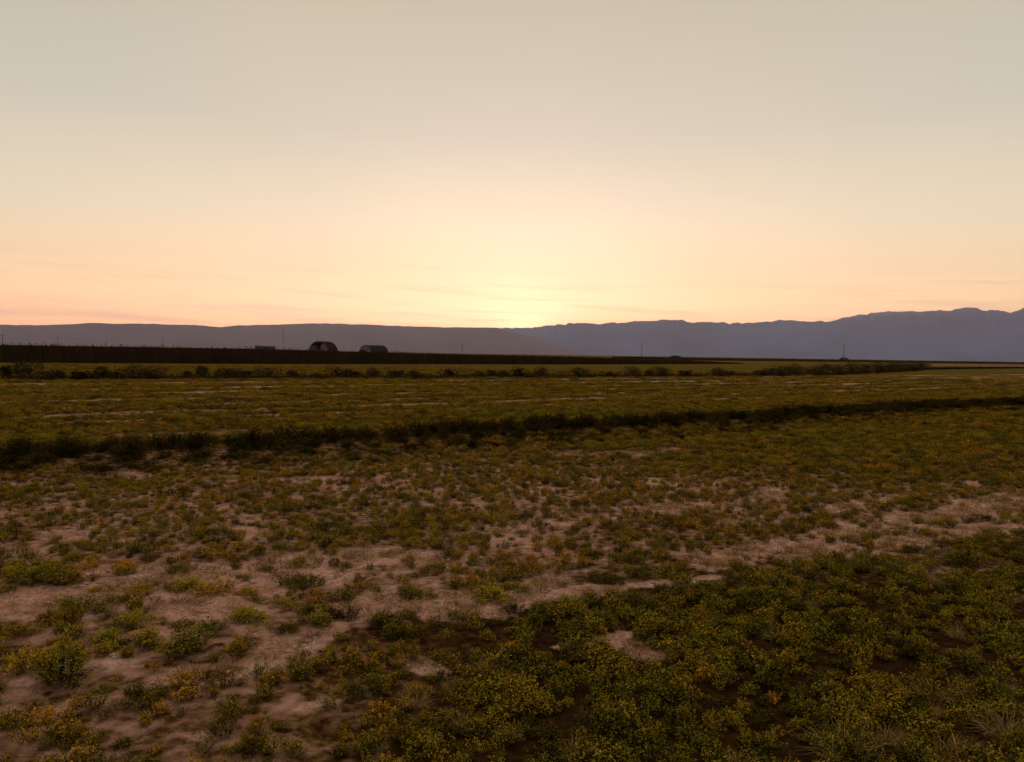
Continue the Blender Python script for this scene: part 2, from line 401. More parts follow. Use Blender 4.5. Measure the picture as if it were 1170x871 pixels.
# named clumps on the bare soil, each where it stands in the photograph
HERO = [
 (79, 640, 26, 'green0', 'small green clump on pale soil, upper left of the bare area'),
 (97, 648, 27, 'amber1', 'small amber clump just right of a green one at the top of the bare area'),
 (134, 655, 36, 'amber2', 'amber topped clump alone on bare soil above the long pale streak'),
 (32, 670, 62, 'green1', 'wide green clump beside the left edge above the large bare patch'),
 (68, 671, 48, 'amber0', 'amber clump joined to the wide green one near the left edge'),
 (105, 678, 17, 'green2', 'tiny round green clump alone in the middle of the bare patch'),
 (153, 681, 36, 'amber3', 'flat amber clump alone on the bare patch beside the tiny round one'),
 (211, 677, 40, 'green3', 'green clump at the left end of the short joined row on bare soil'),
 (243, 681, 50, 'amber1', 'amber clump in the middle of the short joined row on bare soil'),
 (280, 682, 28, 'green4', 'dark green clump at the right end of the short joined row'),
 (77, 706, 52, 'green0', 'bright green clump rising from the bare patch below the tiny one'),
 (146, 717, 46, 'green1', 'upright bright green clump in the centre of the bare left ground'),
 (14, 735, 46, 'amber2', 'amber and green clump cut by the left edge of the view'),
 (114, 742, 42, 'green2', 'dull green clump below and left of the upright bright green one'),
 (160, 748, 44, 'lush0', 'taller leafy clump left of the biggest clump on the bare ground'),
 (203, 758, 74, 'lush1', 'biggest leafy green clump on the left half of the bare ground'),
 (236, 727, 42, 'green3', 'green clump up against the right side of the biggest one'),
 (277, 714, 48, 'green4', 'dark rounded clump right of the open pinkish soil'),
 (321, 694, 32, 'amber0', 'amber clump with yellow tips right of the dark rounded one'),
 (337, 672, 30, 'green0', 'green clump at the upper right edge of the bare ground'),
 (339, 649, 30, 'amber3', 'flat brownish clump at the top right of the bare ground'),
 (279, 641, 20, 'amber1', 'tiny amber clump on the narrow pale strip'),
 (304, 653, 22, 'amber2', 'small flat amber clump between two pale strips'),
 (325, 726, 36, 'green1', 'dark green clump above the grey streak of soil'),
 (363, 722, 42, 'lush2', 'low dark clump at the right end of the grey streak of soil'),
 (21, 772, 56, 'green2', 'green and amber clump near the left edge above grey soil'),
 (58, 794, 84, 'lush3', 'broad sprawling green clump in the lower left corner area'),
 (114, 795, 26, 'green3', 'thin flat green sprig on the grey soil beside the broad clump'),
 (43, 829, 44, 'amber0', 'amber clump standing low on grey soil in the lower left corner'),
 (200, 656, 32, 'green4', 'green clump right above the joined row of three'),
 (655, 629, 27, 'green0', 'dark round clump among amber growth in the middle of the field'),
 (560, 688, 58, 'green1', 'dark wide clump at the left edge of the central bare streak'),
 (655, 697, 44, 'green3', 'flat blue green mat at the right end of the central bare streak'),
 (586, 744, 28, 'amber2', 'small amber clump below the central bare streak'),
 (707, 760, 32, 'lush0', 'dark tall clump beside the pale patch in the lower middle'),
 (612, 720, 40, 'green2', 'yellowish green clump on the lower rim of the central bare streak'),
]
placed = []
GRP = 'alfalfa clumps regrowing on the field'
for px, py, w, pr, lab in HERO:
    x, y = gpt(px, py); D = math.hypot(x, y, H)
    rad = {'g': .15, 'a': .14, 'l': .18}[pr[0]]
    s = (w * D / FPX) / (2 * rad) * 1.0
    y2 = y + rad * s * .5
    o = place('alfalfa_clump', pr, x, y2, random.uniform(0, 6.28), s, s * random.uniform(.7, .95), .08)
    tag(o, lab, 'plant', GRP)
    placed.append((x, y2, rad * s))
TUFTS = [
 (965, 864, 84, .55, 'dry straw coloured grass tuft at the bottom edge, right of centre'),
 (1012, 846, 40, .55, 'small dry grass tuft behind the large straw coloured one'),
 (1085, 868, 60, .6, 'dry grass tuft at the bottom edge between two others'),
 (1148, 838, 60, .6, 'dry grass tuft nearest the lower right corner'),
 (1060, 800, 46, .55, 'pale dry grass tuft standing alone in dark growth above the corner'),
 (1140, 785, 40, .5, 'dry grass tuft by the right edge, above the corner one'),
]
for i, (px, py, w, hs, lab) in enumerate(TUFTS):
    x, y = gpt(px, py); D = math.hypot(x, y, H); s = (w * D / FPX) / .36
    o = place('dry_grass_tuft', 'dry%d' % (i % 2), x, y, random.uniform(0, 6.28), s, s * hs, .1)
    tag(o, lab, 'grass tuft', 'dry grass tufts in the lower right'); placed.append((x, y, .05))

# scatter over the rest of the field
def scatter():
    pts = []       # x, y, rot, scale, scalez, proto
    def cells(r0, r1, g, half=math.radians(42)):
        n = int(2 * r1 / g) + 2
        gx = (np.arange(n) - n / 2) * g
        X, Y = np.meshgrid(gx, gx[gx > -g])
        X = X.reshape(-1) + RNG.uniform(-.5, .5, X.size) * g; Y = Y.reshape(-1) + RNG.uniform(-.5, .5, Y.size) * g
        R = np.hypot(X, Y); A = np.abs(np.arctan2(X, Y))
        Rj = R * (1 + .22 * (fbm(X * .6, Y * .6, 2, 91.) - .5) + RNG.uniform(-.06, .06, R.size)) if r0 > 5 else R
        Rk = R * (1 + .22 * (fbm(X * .6, Y * .6, 2, 91.) - .5) + RNG.uniform(-.06, .06, R.size)) if r0 <= 5 else Rj
        k = (Rj >= r0) & (Rk < r1) & (A < half)
        return X[k], Y[k], R[k]
    hx = np.array([(p[0], p[1], p[2]) for p in placed])
    for r0, r1, g, kind in ((2.0, 6.2, .09, 0), (6.2, 12.5, .095, 1), (12.5, 24, .15, 2), (24, 46, .36, 3), (46, 80, .8, 4)):
        X, Y, R = cells(r0, r1, g)
        b = bare(X, Y); px, py = proj(X, Y)
        n1 = fbm(X * 2.6, Y * 2.6, 3, 21.); n2 = fbm(X * .45, Y * .45, 3, 31.); n3 = fbm(X * 8, Y * 8, 2, 41.) if kind < 2 else n1 * 0 + .5
        lushness = lush_zone(px, py)
        left = np.clip((420 - px) / 200, 0, 1) * np.clip((py - 600) / 40, 0, 1)
        dens = np.where(kind < 2, .82, .86) + lushness * .12 - left * .28
        thr = dens - b * np.where(kind < 2, 1.25, 1.6) + (n1 - .5) * np.where(kind == 0, 1.5, 1.3) + (n2 - .5) * .6 + (n3 - .5) * 1.9
        keep = RNG.uniform(0, 1, len(X)) < thr
        wd = seg_dist(X, Y, WIN); keep &= wd > .45
        if kind < 2 and len(hx):
            for (a, c, rr) in hx: keep &= np.hypot(X - a, Y - c) > rr * .9
        X, Y, R, px, py, n1, n2, lu = (q[keep] for q in (X, Y, R, px, py, n1, n2, lushness))
        for i in range(len(X)):
            u = RNG.uniform()
            if kind <= 1:
                if lu[i] > .5 and RNG.uniform() < .035: pr = 'dry%d' % RNG.integers(2)
                elif RNG.uniform() < lu[i] * .85: pr = 'sward%d' % RNG.integers(4)
                else:
                    k6 = RNG.integers(3) * 2; pr = 'sprig%d' % (k6 + (1 if n2[i] + RNG.normal() * .15 > .5 else 0))
                sc = RNG.uniform(.42, 1.0) * (.7 + .5 * n1[i]); sz = sc * RNG.uniform(.8, 1.35)
                if pr[:3] == 'dry': sc, sz = RNG.uniform(.3, .6), RNG.uniform(.25, .45)
            elif kind == 2:
                k6 = RNG.integers(3) * 2; pr = 'sprig%d' % (k6 + (1 if n2[i] + RNG.normal() * .15 > .45 else 0))
                sc = RNG.uniform(.8, 1.5); sz = sc * RNG.uniform(.7, 1.2)
            elif kind == 3: pr = 'far%d' % RNG.integers(3); sc = RNG.uniform(.7, 1.1); sz = sc * RNG.uniform(.7, 1.1)
            else: pr = 'far%d' % RNG.integers(3); sc = RNG.uniform(1.3, 2.0); sz = RNG.uniform(.7, 1.2)
            pts.append((X[i], Y[i], RNG.uniform(0, 6.28), sc, sz, pr, R[i], px[i], py[i], lu[i]))
    return pts
PTS = scatter()
inview = lambda p: -10 < p[7] < 1180 and p[8] < 885
ordered = sorted(range(len(PTS)), key=lambda i: PTS[i][6] / max(.3, PTS[i][3]))
solo = [i for i in ordered if inview(PTS[i]) and PTS[i][5][:3] != 'dry'][:250]
solo_set = set(solo)
for i in solo:
    x, y, rz, sc, sz, pr, R, px, py, lu = PTS[i]
    o = place('alfalfa_clump', pr, x, y, rz, sc, sz, .1)
    if px < 420: lab = 'low alfalfa clump at the bottom edge of the field, left part'
    elif px < 790: lab = 'leafy dark alfalfa clump in dense growth along the bottom, middle part'
    else: lab = 'leafy dark alfalfa clump in dense growth along the bottom, right part'
    tag(o, lab, 'plant', GRP)
rest = [PTS[i] for i in range(len(PTS)) if i not in solo_set]

# litter of straw on the bare ground
LIT = []
X = RNG.uniform(-10, 14, 200000); Y = RNG.uniform(2.2, 16, 200000)
k = (bare(X, Y) > .55) & (RNG.uniform(size=200000) < .3)
LIT = [(X[i], Y[i], RNG.uniform(0, 6.28), RNG.uniform(.35, 1.0), RNG.uniform(.25, .7), 'litter%d' % RNG.integers(2)) for i in np.nonzero(k)[0]]
# tangle of the windrow
WR = []
for (ax, ay), (bx, by) in zip(WIN[:-1], WIN[1:]):
    L = math.hypot(bx - ax, by - ay); nx, ny = -(by - ay) / L, (bx - ax) / L
    for q in range(int(L * 32)):
        t = RNG.uniform(); off = RNG.normal() * .48
        x = ax + (bx - ax) * t + nx * off; y = ay + (by - ay) * t + ny * off
        lump = .95 + .55 * float(fbm(np.array([x * .8]), np.array([y * .8]), 3, 51.)[0])
        s = RNG.uniform(.45, .85)
        WR.append((x, y, RNG.uniform(0, 6.28), s, s * lump * max(.35, 1 - abs(off) * 1.1), 'weed%d' % RNG.integers(3)))

CL = []
X = RNG.uniform(-9, 12, 90000); Y = RNG.uniform(2.2, 13, 90000)
k = (bare(X, Y) > .2) & (RNG.uniform(size=90000) < .4) & (fbm(X * 1.3, Y * 1.3, 2, 77.) > .42)
CL = [(X[i], Y[i], RNG.uniform(0, 6.28), q, q * RNG.uniform(.5, .9), 'clod%d' % RNG.integers(3)) for i in np.nonzero(k)[0] for q in (RNG.uniform(.25, 1.0) ** 2,)]
def instanced(name, pts, label):
    """one object: the clumps no one would count, drawn by a node group from the plants' own meshes"""
    A = np.array([(p[0], p[1]) for p in pts]); Z = ghz(A[:, 0], A[:, 1])
    me = bpy.data.meshes.new(name); me.vertices.add(len(pts))
    me.vertices.foreach_set('co', np.column_stack([A, Z]).reshape(-1).astype(np.float32))
    keys = sorted({p[5] for p in pts})
    at = me.attributes.new('spin', 'FLOAT_VECTOR', 'POINT'); at.data.foreach_set('vector', np.array([(random.uniform(-.12, .12), random.uniform(-.12, .12), p[2]) for p in pts], np.float32).reshape(-1))
    at = me.attributes.new('size', 'FLOAT_VECTOR', 'POINT'); at.data.foreach_set('vector', np.array([(p[3], p[3], p[4]) for p in pts], np.float32).reshape(-1))
    at = me.attributes.new('sort', 'INT', 'POINT'); at.data.foreach_set('value', np.array([keys.index(p[5]) for p in pts], np.int32))
    o = link(name, me); tag(o, label, kind='stuff')
    ng = bpy.data.node_groups.new(name, 'GeometryNodeTree')
    ng.interface.new_socket('Geometry', in_out='INPUT', socket_type='NodeSocketGeometry'); ng.interface.new_socket('Geometry', in_out='OUTPUT', socket_type='NodeSocketGeometry')
    gi = ng.nodes.new('NodeGroupInput'); go = ng.nodes.new('NodeGroupOutput'); jn = ng.nodes.new('GeometryNodeJoinGeometry')
    def attr(n, t):
        a = ng.nodes.new('GeometryNodeInputNamedAttribute'); a.data_type = t; a.inputs[0].default_value = n; return a.outputs[0]
    spin, size, sort = attr('spin', 'FLOAT_VECTOR'), attr('size', 'FLOAT_VECTOR'), attr('sort', 'INT')
    for i, kx in enumerate(keys):
        cmpn = ng.nodes.new('FunctionNodeCompare'); cmpn.data_type = 'INT'; cmpn.operation = 'EQUAL'
        ng.links.new(sort, cmpn.inputs[2]); cmpn.inputs[3].default_value = i
        ob = SOURCE[kx]
        inf = ng.nodes.new('GeometryNodeObjectInfo'); inf.transform_space = 'ORIGINAL'; inf.inputs[0].default_value = ob; inf.inputs[1].default_value = True
        ip = ng.nodes.new('GeometryNodeInstanceOnPoints')
        ng.links.new(gi.outputs[0], ip.inputs['Points']); ng.links.new(cmpn.outputs[0], ip.inputs['Selection'])
        ng.links.new(inf.outputs['Geometry'], ip.inputs['Instance']); ng.links.new(spin, ip.inputs['Rotation']); ng.links.new(size, ip.inputs['Scale'])
        ng.links.new(ip.outputs[0], jn.inputs[0])
    ng.links.new(jn.outputs[0], go.inputs[0])
    md = o.modifiers.new('scatter', 'NODES'); md.node_group = ng
    return o
# the plants the scattered growth repeats
SOURCE = {}
for o in list(COL.objects):
    for k, (me, mt) in PROTO.items():
        if o.data == me and k not in SOURCE: SOURCE[k] = o
for k in PROTO:
    if k not in SOURCE: SOURCE[k] = bpy.data.objects.new(PROTO[k][0].name, PROTO[k][0])
print('rest', len(rest), 'litter', len(LIT), 'windrow', len(WR))
instanced('alfalfa_growth', rest, 'low green and amber alfalfa regrowth covering the field')
instanced('straw_litter', LIT, 'thin dry straw lying on the bare soil')
instanced('soil_clods', CL, 'small crumbs and clods of dry soil on the bare patches')
instanced('ridge_weeds', WR, 'dark tangled weeds along the low ridge that crosses the field')

# ------------------------------------------------------------------ bushes beyond the field
def shrub(w, h, base_pal, seed):
    rg = np.random.default_rng(seed); n = int(380 * max(1, w * h))
    n = min(n * 2, 4200); C = []
    nl = max(3, int(w / .5) + 3); lobes = [(rg.uniform(-.36, .36) * w, rg.uniform(-.3, .3) * min(w, 1.6), rg.uniform(.3, .66) * h, rg.uniform(.20, .34) * min(w, h * 1.5)) for _ in range(nl)]
    lobes.append((0, 0, .62 * h, .36 * h))
    for _ in range(n):
        lx, ly, lz, lr = lobes[rg.integers(len(lobes))]
        v = rg.normal(size=3); v /= np.linalg.norm(v); rr = lr * rg.uniform(.35, 1.1) ** .6
        C.append((lx + v[0] * rr * 1.25, ly + v[1] * rr, max(.03, lz + v[2] * rr)))
    C = np.array(C); L = leaves_at(C, .05, .2); c = pick(base_pal, len(L))
    n2 = 26; a = rg.uniform(0, 6.28, n2); P = np.stack([np.cos(a) * .06 * w, np.sin(a) * .06 * w, np.full(n2, -.05)], 1)
    Q = C[rg.integers(0, len(C), n2)]; B = blades(P, Q, .012, .05)
    f = quads_mesh('shrub_foliage', L, c); s = quads_mesh('shrub_stem', B, pick('brown', len(B)))
    return f, s
# photo column centre, width, top row, base row
BUSH = [(2, 14, 421, 434), (27, 24, 417, 434), (57, 22, 425, 434.5), (96, 24, 425, 434.5), (117, 15, 421, 434), (133, 12, 426, 434), (152, 25, 419, 434), (183, 18, 420, 434), (215, 10, 425, 433.5), (230, 14, 419, 433.5),
        (255, 12, 421, 433.5), (270, 12, 422, 433.5), (281, 8, 424, 433.5), (306, 26, 421, 433.5), (331, 14, 423, 433), (357, 32, 427, 433), (387, 24, 420, 433), (407, 9, 425, 432.5), (425, 14, 421, 432.5), (451, 16, 423, 432.5),
        (472, 17, 423, 432.5), (511, 18, 422, 432), (545, 16, 424, 432), (561, 12, 423, 432), (573, 10, 424, 432), (596, 20, 420.5, 432), (621, 14, 419.5, 431.5), (662, 17, 420.5, 431.5), (696, 17, 425, 431.5), (723, 13, 419.5, 431),
        (741, 13, 423, 431), (755, 18, 419.5, 431), (782, 12, 424, 431), (818, 20, 421, 430.5), (838, 16, 424, 430.5), (866, 12, 424, 430), (878, 14, 421, 430), (893, 18, 419, 430), (909, 14, 417, 429.5), (925, 16, 419, 429), (940, 16, 416, 429), (957, 18, 418, 428.5),
        (973, 14, 416, 428), (988, 15, 417, 427.5), (1003, 13, 415, 427), (1016, 13, 416, 426), (1029, 14, 414.5, 425.5), (1042, 13, 415, 424.5), (1054, 11, 416, 423)]
ORD = ['first', 'second', 'third', 'fourth', 'fifth', 'sixth', 'seventh', 'eighth', 'ninth', 'tenth', 'eleventh', 'twelfth', 'thirteenth', 'fourteenth', 'fifteenth', 'sixteenth', 'seventeenth', 'eighteenth', 'nineteenth', 'twentieth',
       'twenty-first', 'twenty-second', 'twenty-third', 'twenty-fourth', 'twenty-fifth']
for i, (cx, w, top, base) in enumerate(BUSH):
    x, y = gpt(cx, base); D = math.hypot(x, y)
    ww = w * D / FPX; hh = (base - top) * D / FPX
    ww *= 1.3
    f, s = shrub(ww, hh * 1.1, 'brown', 100 + i)
    r = bpy.data.objects.new('shrub', None); COL.objects.link(r); r.location = (x, y, -.02); r.rotation_euler[2] = math.atan2(-x, y)
    link('foliage', f, MAT_DARKLEAF, r); link('stem', s, MAT_DARKLEAF, r)
    form = 'wide low' if ww / hh > 2 else ('tall narrow' if ww / hh < 1.05 else 'rounded')
    n = len(BUSH)
    where = ('%s from the left end' % ORD[i]) if i < n // 2 else ('%s from the right end' % ORD[n - 1 - i])
    tag(r, '%s dark shrub beyond the field, %s of its row' % (form, where), 'shrub', 'dark shrubs in a row across the far field')

# rank growth on the ditch line between the shrubs
def belt(name, pts, depth, hfun, dens, leaf, pal, label, mat=MAT_DARKLEAF, core=.75):
    V = []; Cc = []
    core_v, core_f = [], []
    for (ax, ay), (bx, by) in zip(pts[:-1], pts[1:]):
        L = math.hypot(bx - ax, by - ay); dx, dy = (bx - ax) / L, (by - ay) / L; nx, ny = (-dy, dx)
        if nx * ax + ny * ay < 0: nx, ny = -nx, -ny
        n = int(L * dens); t = RNG.uniform(0, L, n); dp = depth * RNG.uniform(0, 1, n) ** 2.2
        x = ax + dx * t + nx * dp; y = ay + dy * t + ny * dp
        h = hfun(x, y) * (.86 + .26 * fbm(x * .16, y * .16, 4, 3.)) * RNG.uniform(.86, 1.02, n)
        P = np.stack([x, y, np.zeros(n)], 1); Q = P + RNG.normal(size=(n, 3)) * (.12 * h[:, None]); Q[:, 2] = h
        V.append(blades(P, Q, leaf * .5, .05)); Cc.append(pick(pal, 2 * n))
        C = P.copy(); C[:, 2] = h * RNG.uniform(.15, 1., n); C[:, :2] += RNG.normal(size=(n, 2)) * .12
        V.append(leaves_at(C, leaf * 1.8, .1)); Cc.append(pick(pal, n))
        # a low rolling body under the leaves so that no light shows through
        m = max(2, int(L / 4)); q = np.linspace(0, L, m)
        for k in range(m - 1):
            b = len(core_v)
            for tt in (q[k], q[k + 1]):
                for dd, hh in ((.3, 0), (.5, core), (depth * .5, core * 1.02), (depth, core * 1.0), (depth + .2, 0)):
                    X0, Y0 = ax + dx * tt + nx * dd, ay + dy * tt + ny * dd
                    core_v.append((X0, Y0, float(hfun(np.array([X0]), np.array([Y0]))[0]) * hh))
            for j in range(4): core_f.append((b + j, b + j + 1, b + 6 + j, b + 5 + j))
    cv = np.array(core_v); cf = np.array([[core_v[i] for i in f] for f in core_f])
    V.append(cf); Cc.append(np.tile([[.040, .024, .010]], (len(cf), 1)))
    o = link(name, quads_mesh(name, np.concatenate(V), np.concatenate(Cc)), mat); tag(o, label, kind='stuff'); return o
one = lambda h: (lambda x, y: np.full(np.shape(x), float(h)))
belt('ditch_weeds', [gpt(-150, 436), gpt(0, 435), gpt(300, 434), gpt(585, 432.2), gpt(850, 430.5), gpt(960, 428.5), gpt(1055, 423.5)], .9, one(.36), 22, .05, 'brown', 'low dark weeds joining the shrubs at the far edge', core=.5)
def crop_h(x, y):
    px, py = proj(x, y)
    return np.interp(px, [-300, 0, 300, 380, 450, 550, 640, 700, 760, 850], [2.15, 2.13, 2.15, 1.98, 1.84, 1.66, 1.52, 1.3, 1.0, .3])
CR = [gpt(-420, 413), gpt(-150, 414), gpt(0, 414.5), gpt(300, 416), gpt(585, 416.5), gpt(700, 416.5), gpt(780, 416.3), gpt(850, 416.0)]
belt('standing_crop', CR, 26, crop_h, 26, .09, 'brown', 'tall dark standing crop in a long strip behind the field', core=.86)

# distant strips right of the crop
def strip(name, quad_px, z, mat, label):
    pts = [gpt(px, py, z) for px, py in quad_px]
    me = mesh_from(name, [(x, y, z) for x, y in pts], [tuple(range(len(pts)))])
    o = link(name, me, mat); tag(o, label, kind='structure'); return o
strip('stubble_strip', [(1046, 418.0), (1400, 421.5), (1400, 419.5), (1046, 415.6)], .02, plain('stubble_material', (.15, .09, .045), .95, .25, .05), 'pale strip of dry stubble at the far right')
belt('distant_crop', [az_el_at(760, 330)[:2], az_el_at(900, 420)[:2], az_el_at(1040, 520)[:2], az_el_at(1170, 620)[:2], az_el_at(1350, 760)[:2]], 30, one(1.55), 3.2, .22, 'brown', 'thin dark line of crop on the horizon to the right', core=.8)
belt('right_verge', [gpt(1050, 423), gpt(1110, 421.8), gpt(1170, 421.2), gpt(1300, 421.5)], 3, one(.45), 6, .1, 'brown', 'low dark verge under the pale strip at the right', core=.7)

# ------------------------------------------------------------------ farm buildings on the horizon
M_TARP = plain('tarp_material', (.10, .085, .08), .6, .3, .4)
M_TARP2 = plain('dark_tarp_material', (.02, .014, .013), .7, .3, .4)
def _thin():
    m, nt, out = new_mat('thin_fabric_material'); d_ = N(nt, 'ShaderNodeBsdfDiffuse'); t_ = N(nt, 'ShaderNodeBsdfTranslucent'); x_ = N(nt, 'ShaderNodeMixShader')
    d_.inputs[0].default_value = (.55, .44, .42, 1); t_.inputs[0].default_value = (.55, .44, .42, 1); x_.inputs[0].default_value = .5
    nt.links.new(d_.outputs[0], x_.inputs[1]); nt.links.new(t_.outputs[0], x_.inputs[2]); nt.links.new(x_.outputs[0], out.inputs[0]); return m
M_THIN = _thin()
M_STEEL = plain('steel_material', (.20, .19, .19), .5, .2, 2, metal=.6)
M_WALL = plain('barn_wall_material', (.12, .10, .10), .8, .15, .5)
M_HAY = plain('hay_material', (.10, .07, .035), .95, .3, 3, .3)
M_DOOR = plain('barn_door_material', (.12, .11, .11), .7, .2, 1)
M_WOOD = plain('weathered_wood_material', (.09, .06, .045), .9, .3, 5)
M_DARK = plain('dark_shed_material', (.07, .055, .05), .8, .25, .8)
def arch_pts(w, h, n=20, eave=.18):
    pts = [(-w / 2, 0)]
    for i in range(n + 1):
        t = math.pi * (1 - i / n); pts.append((math.cos(t) * w / 2, h * eave + math.sin(t) * h * (1 - eave)))
    pts.append((w / 2, 0)); return pts
def arch_shell(w, h, L, th, name, mat, parent):
    a = arch_pts(w, h); b = arch_pts(w - 2 * th, h - th); v, f = [], []; n = len(a)
    for yy in (-L / 2, L / 2):
        for pt in (a, b):
            for (x, z) in pt: v.append((x, yy, z))
    for i in range(n - 1):
        f.append((i, i + 1, 2 * n + i + 1, 2 * n + i)); f.append((n + i, 3 * n + i, 3 * n + i + 1, n + i + 1))
        f.append((i, n + i, n + i + 1, i + 1)); f.append((2 * n + i, 2 * n + i + 1, 3 * n + i + 1, 3 * n + i))
    return link(name, mesh_from(name, v, f), mat, parent)
def empty(name, loc, rz):
    o = bpy.data.objects.new(name, None); COL.objects.link(o); o.location = loc; o.rotation_euler[2] = rz; return o
def hoop_open(cx, dist, wpx, hm, rz):
    x, y, a = az_el_at(cx, dist); w = wpx * dist / FPX
    r = empty('hoop_barn', (x, y, 0), -a + rz); Wd = w * .80; Ln = w * .9
    arch_shell(Wd, hm, Ln, .12, 'cover', M_TARP2, r)
    for k in range(6):
        yy = -Ln / 2 + .15 + k * (Ln - .3) / 5; p = arch_pts(Wd - .5, hm - .25); mb = MB()
        for q, s in zip(p[:-1], p[1:]): mb.tube((q[0], yy, q[1]), (s[0], yy, s[1]), .09, n=6)
        mb.build('rib', M_STEEL, r)
    p = arch_pts(Wd - .3, hm - .14); n = len(p); v = [(q[0], Ln / 2 - .3, q[1]) for q in p] + [(q[0], Ln / 2 - .32, q[1]) for q in p]
    link('end_wall', mesh_from('end_wall', v, [tuple(range(n)), tuple(range(2 * n - 1, n - 1, -1))] + [(i, (i + 1) % n, n + (i + 1) % n, n + i) for i in range(n)]), M_THIN, r)
    hs = empty('hay_stack', (x, y, 0), -a + rz)
    for k in range(4):
        for j in range(3):
            for l in range(3 if k < 2 else 2):
                mb = MB(); mb.box((0, 0, 0), (1.55, 2.3, 1.2)); 
                b = mb.build('hay_bale', M_HAY, hs); b.location = (-Wd / 2 + 1.5 + l * 1.58, -Ln / 2 + 1.8 + j * 2.36, .62 + k * 1.22); b.rotation_euler[2] = random.uniform(-.04, .04)
    tag(r, 'hoop barn open towards the field with a dark cover, tallest building on the horizon', 'barn')
    tag(hs, 'dark stack of hay bales in the left side of the open hoop barn', 'hay stack')
def hoop_closed(cx, dist, wpx, hm, rz):
    x, y, a = az_el_at(cx, dist); w = wpx * dist / FPX
    r = empty('hoop_barn', (x, y, 0), -a + rz); Wd = w * .62; Ln = w * .85
    arch_shell(Wd, hm, Ln, .12, 'cover', M_TARP2, r)
    for s in (-1, 1):
        p = arch_pts(Wd - .3, hm - .14); v = [(q[0], s * (Ln / 2 - .25), q[1]) for q in p] + [(q[0], s * (Ln / 2 - .37), q[1]) for q in p]; n = len(p)
        f = [tuple(range(n)), tuple(range(2 * n - 1, n - 1, -1))] + [(i, (i + 1) % n, n + (i + 1) % n, n + i) for i in range(n)]
        wl = link('end_wall', mesh_from('end_wall', v, f), M_WALL, r)
        mb = MB(); mb.box((0, s * (Ln / 2 - .2), 2.0), (3.6, .08, 3.9)); mb.build('door', M_DOOR, wl)
    tag(r, 'smaller closed hoop barn with pale end wall, right of the open one', 'barn')
hoop_open(369.5, 450, 28.5, 7.5, math.radians(-24))
hoop_closed(427, 520, 31, 6.3, math.radians(-46))
def shed(cx, dist, wpx, hm):
    x, y, a = az_el_at(cx, dist); w = wpx * dist / FPX
    r = empty('farm_shed', (x, y, 0), -a); mb = MB(); mb.box((0, 0, hm * .45), (w, 6, hm * .9)); mb.build('wall', M_DARK, r)
    mb = MB(); mb.v = [(-w / 2 - .3, -3.4, hm * .9), (w / 2 + .3, -3.4, hm * .86), (w / 2 + .3, 3.4, hm * .93), (-w / 2 - .3, 3.4, hm), (-w / 2 - .3, -3.4, hm * .9 + .18), (w / 2 + .3, -3.4, hm * .86 + .18), (w / 2 + .3, 3.4, hm * .93 + .18), (-w / 2 - .3, 3.4, hm + .18)]
    mb.f = [(3, 2, 1, 0), (4, 5, 6, 7), (0, 1, 5, 4), (1, 2, 6, 5), (2, 3, 7, 6), (3, 0, 4, 7)]
    mb.build('roof', M_TARP, r)
    for k in (-.3, .1): 
        m2 = MB(); m2.box((k * w, -3.03, 1.3), (1.6, .08, 2.4)); m2.build('door', M_DOOR, r)
    tag(r, 'long low dark shed on the horizon left of the hoop barns', 'shed')
shed(303, 450, 21, 4.3)
def horizon_bush(cx, dist, wpx, hm, lab):
    x, y, a = az_el_at(cx, dist); w = wpx * dist / FPX
    rg = np.random.default_rng(int(cx)); n = 900
    v = rg.normal(size=(n, 3)); v /= np.linalg.norm(v, axis=1)[:, None]; rr = rg.uniform(.4, 1.05, (n, 1)) ** .6
    C = v * rr * np.array([w * .5, w * .35, hm * .5]) + np.array([0, 0, hm * .52]); C[:, 2] = np.maximum(C[:, 2], .05)
    r = empty('bush', (x, y, 0), -a); link('foliage', quads_mesh('bush', leaves_at(C, .28, .1), pick('brown', n)), MAT_DARKLEAF, r)
    mb = MB(); mb.tube((0, 0, 0), (0, 0, hm * .6), .12, .06); mb.build('trunk', M_WOOD, r)
    tag(r, lab, 'bush')
horizon_bush(414.5, 500, 8, 2.9, 'small dark bush against the left side of the closed hoop barn')
horizon_bush(440, 560, 5, 2.8, 'small dark bush at the right foot of the closed hoop barn')
horizon_bush(964, 640, 9, 2.9, 'low dark bush at the foot of a utility pole, right side')
horizon_bush(772, 420, 12, 2.2, 'dark bush where the tall crop ends on the horizon')
def pole(cx, dist, hm, lab, arm=True, mast=False):
    x, y, a = az_el_at(cx, dist); r = empty('utility_pole' if not mast else 'radio_mast', (x, y, 0), -a + .4)
    mb = MB(); mb.tube((0, 0, 0), (0, 0, hm), .24, .15); mb.build('pole', M_WOOD if not mast else M_STEEL, r)
    if not mast:
        mb = MB(); mb.box((0, 0, hm - .7), (2.6, .16, .18)); mb.build('crossarm', M_WOOD, r)
        for k in (-1.15, 0.35, 1.15):
            mb = MB(); mb.tube((k, 0, hm - .6), (k, 0, hm - .32), .07, .05); mb.build('insulator', M_STEEL, r)
    else:
        for k in (.9, .75):
            mb = MB(); mb.box((0, 0, hm * k), (1.2, .1, .1)); mb.build('antenna', M_STEEL, r)
    tag(r, lab, 'utility pole' if not mast else 'mast', None if mast else 'utility poles along the horizon')
pole(3, 560, 9.2, 'utility pole on the horizon at the left edge')
pole(66, 760, 10.5, 'faint thin utility pole, second from the left')
pole(186, 760, 11.5, 'faint thin utility pole, third from the left')
pole(324, 620, 20, 'thin tall mast rising between the low shed and the open hoop barn', mast=True)
pole(528, 560, 9.0, 'dark utility pole on the horizon below the sunset glow')
pole(733, 640, 12, 'utility pole on the horizon where the tall crop ends')
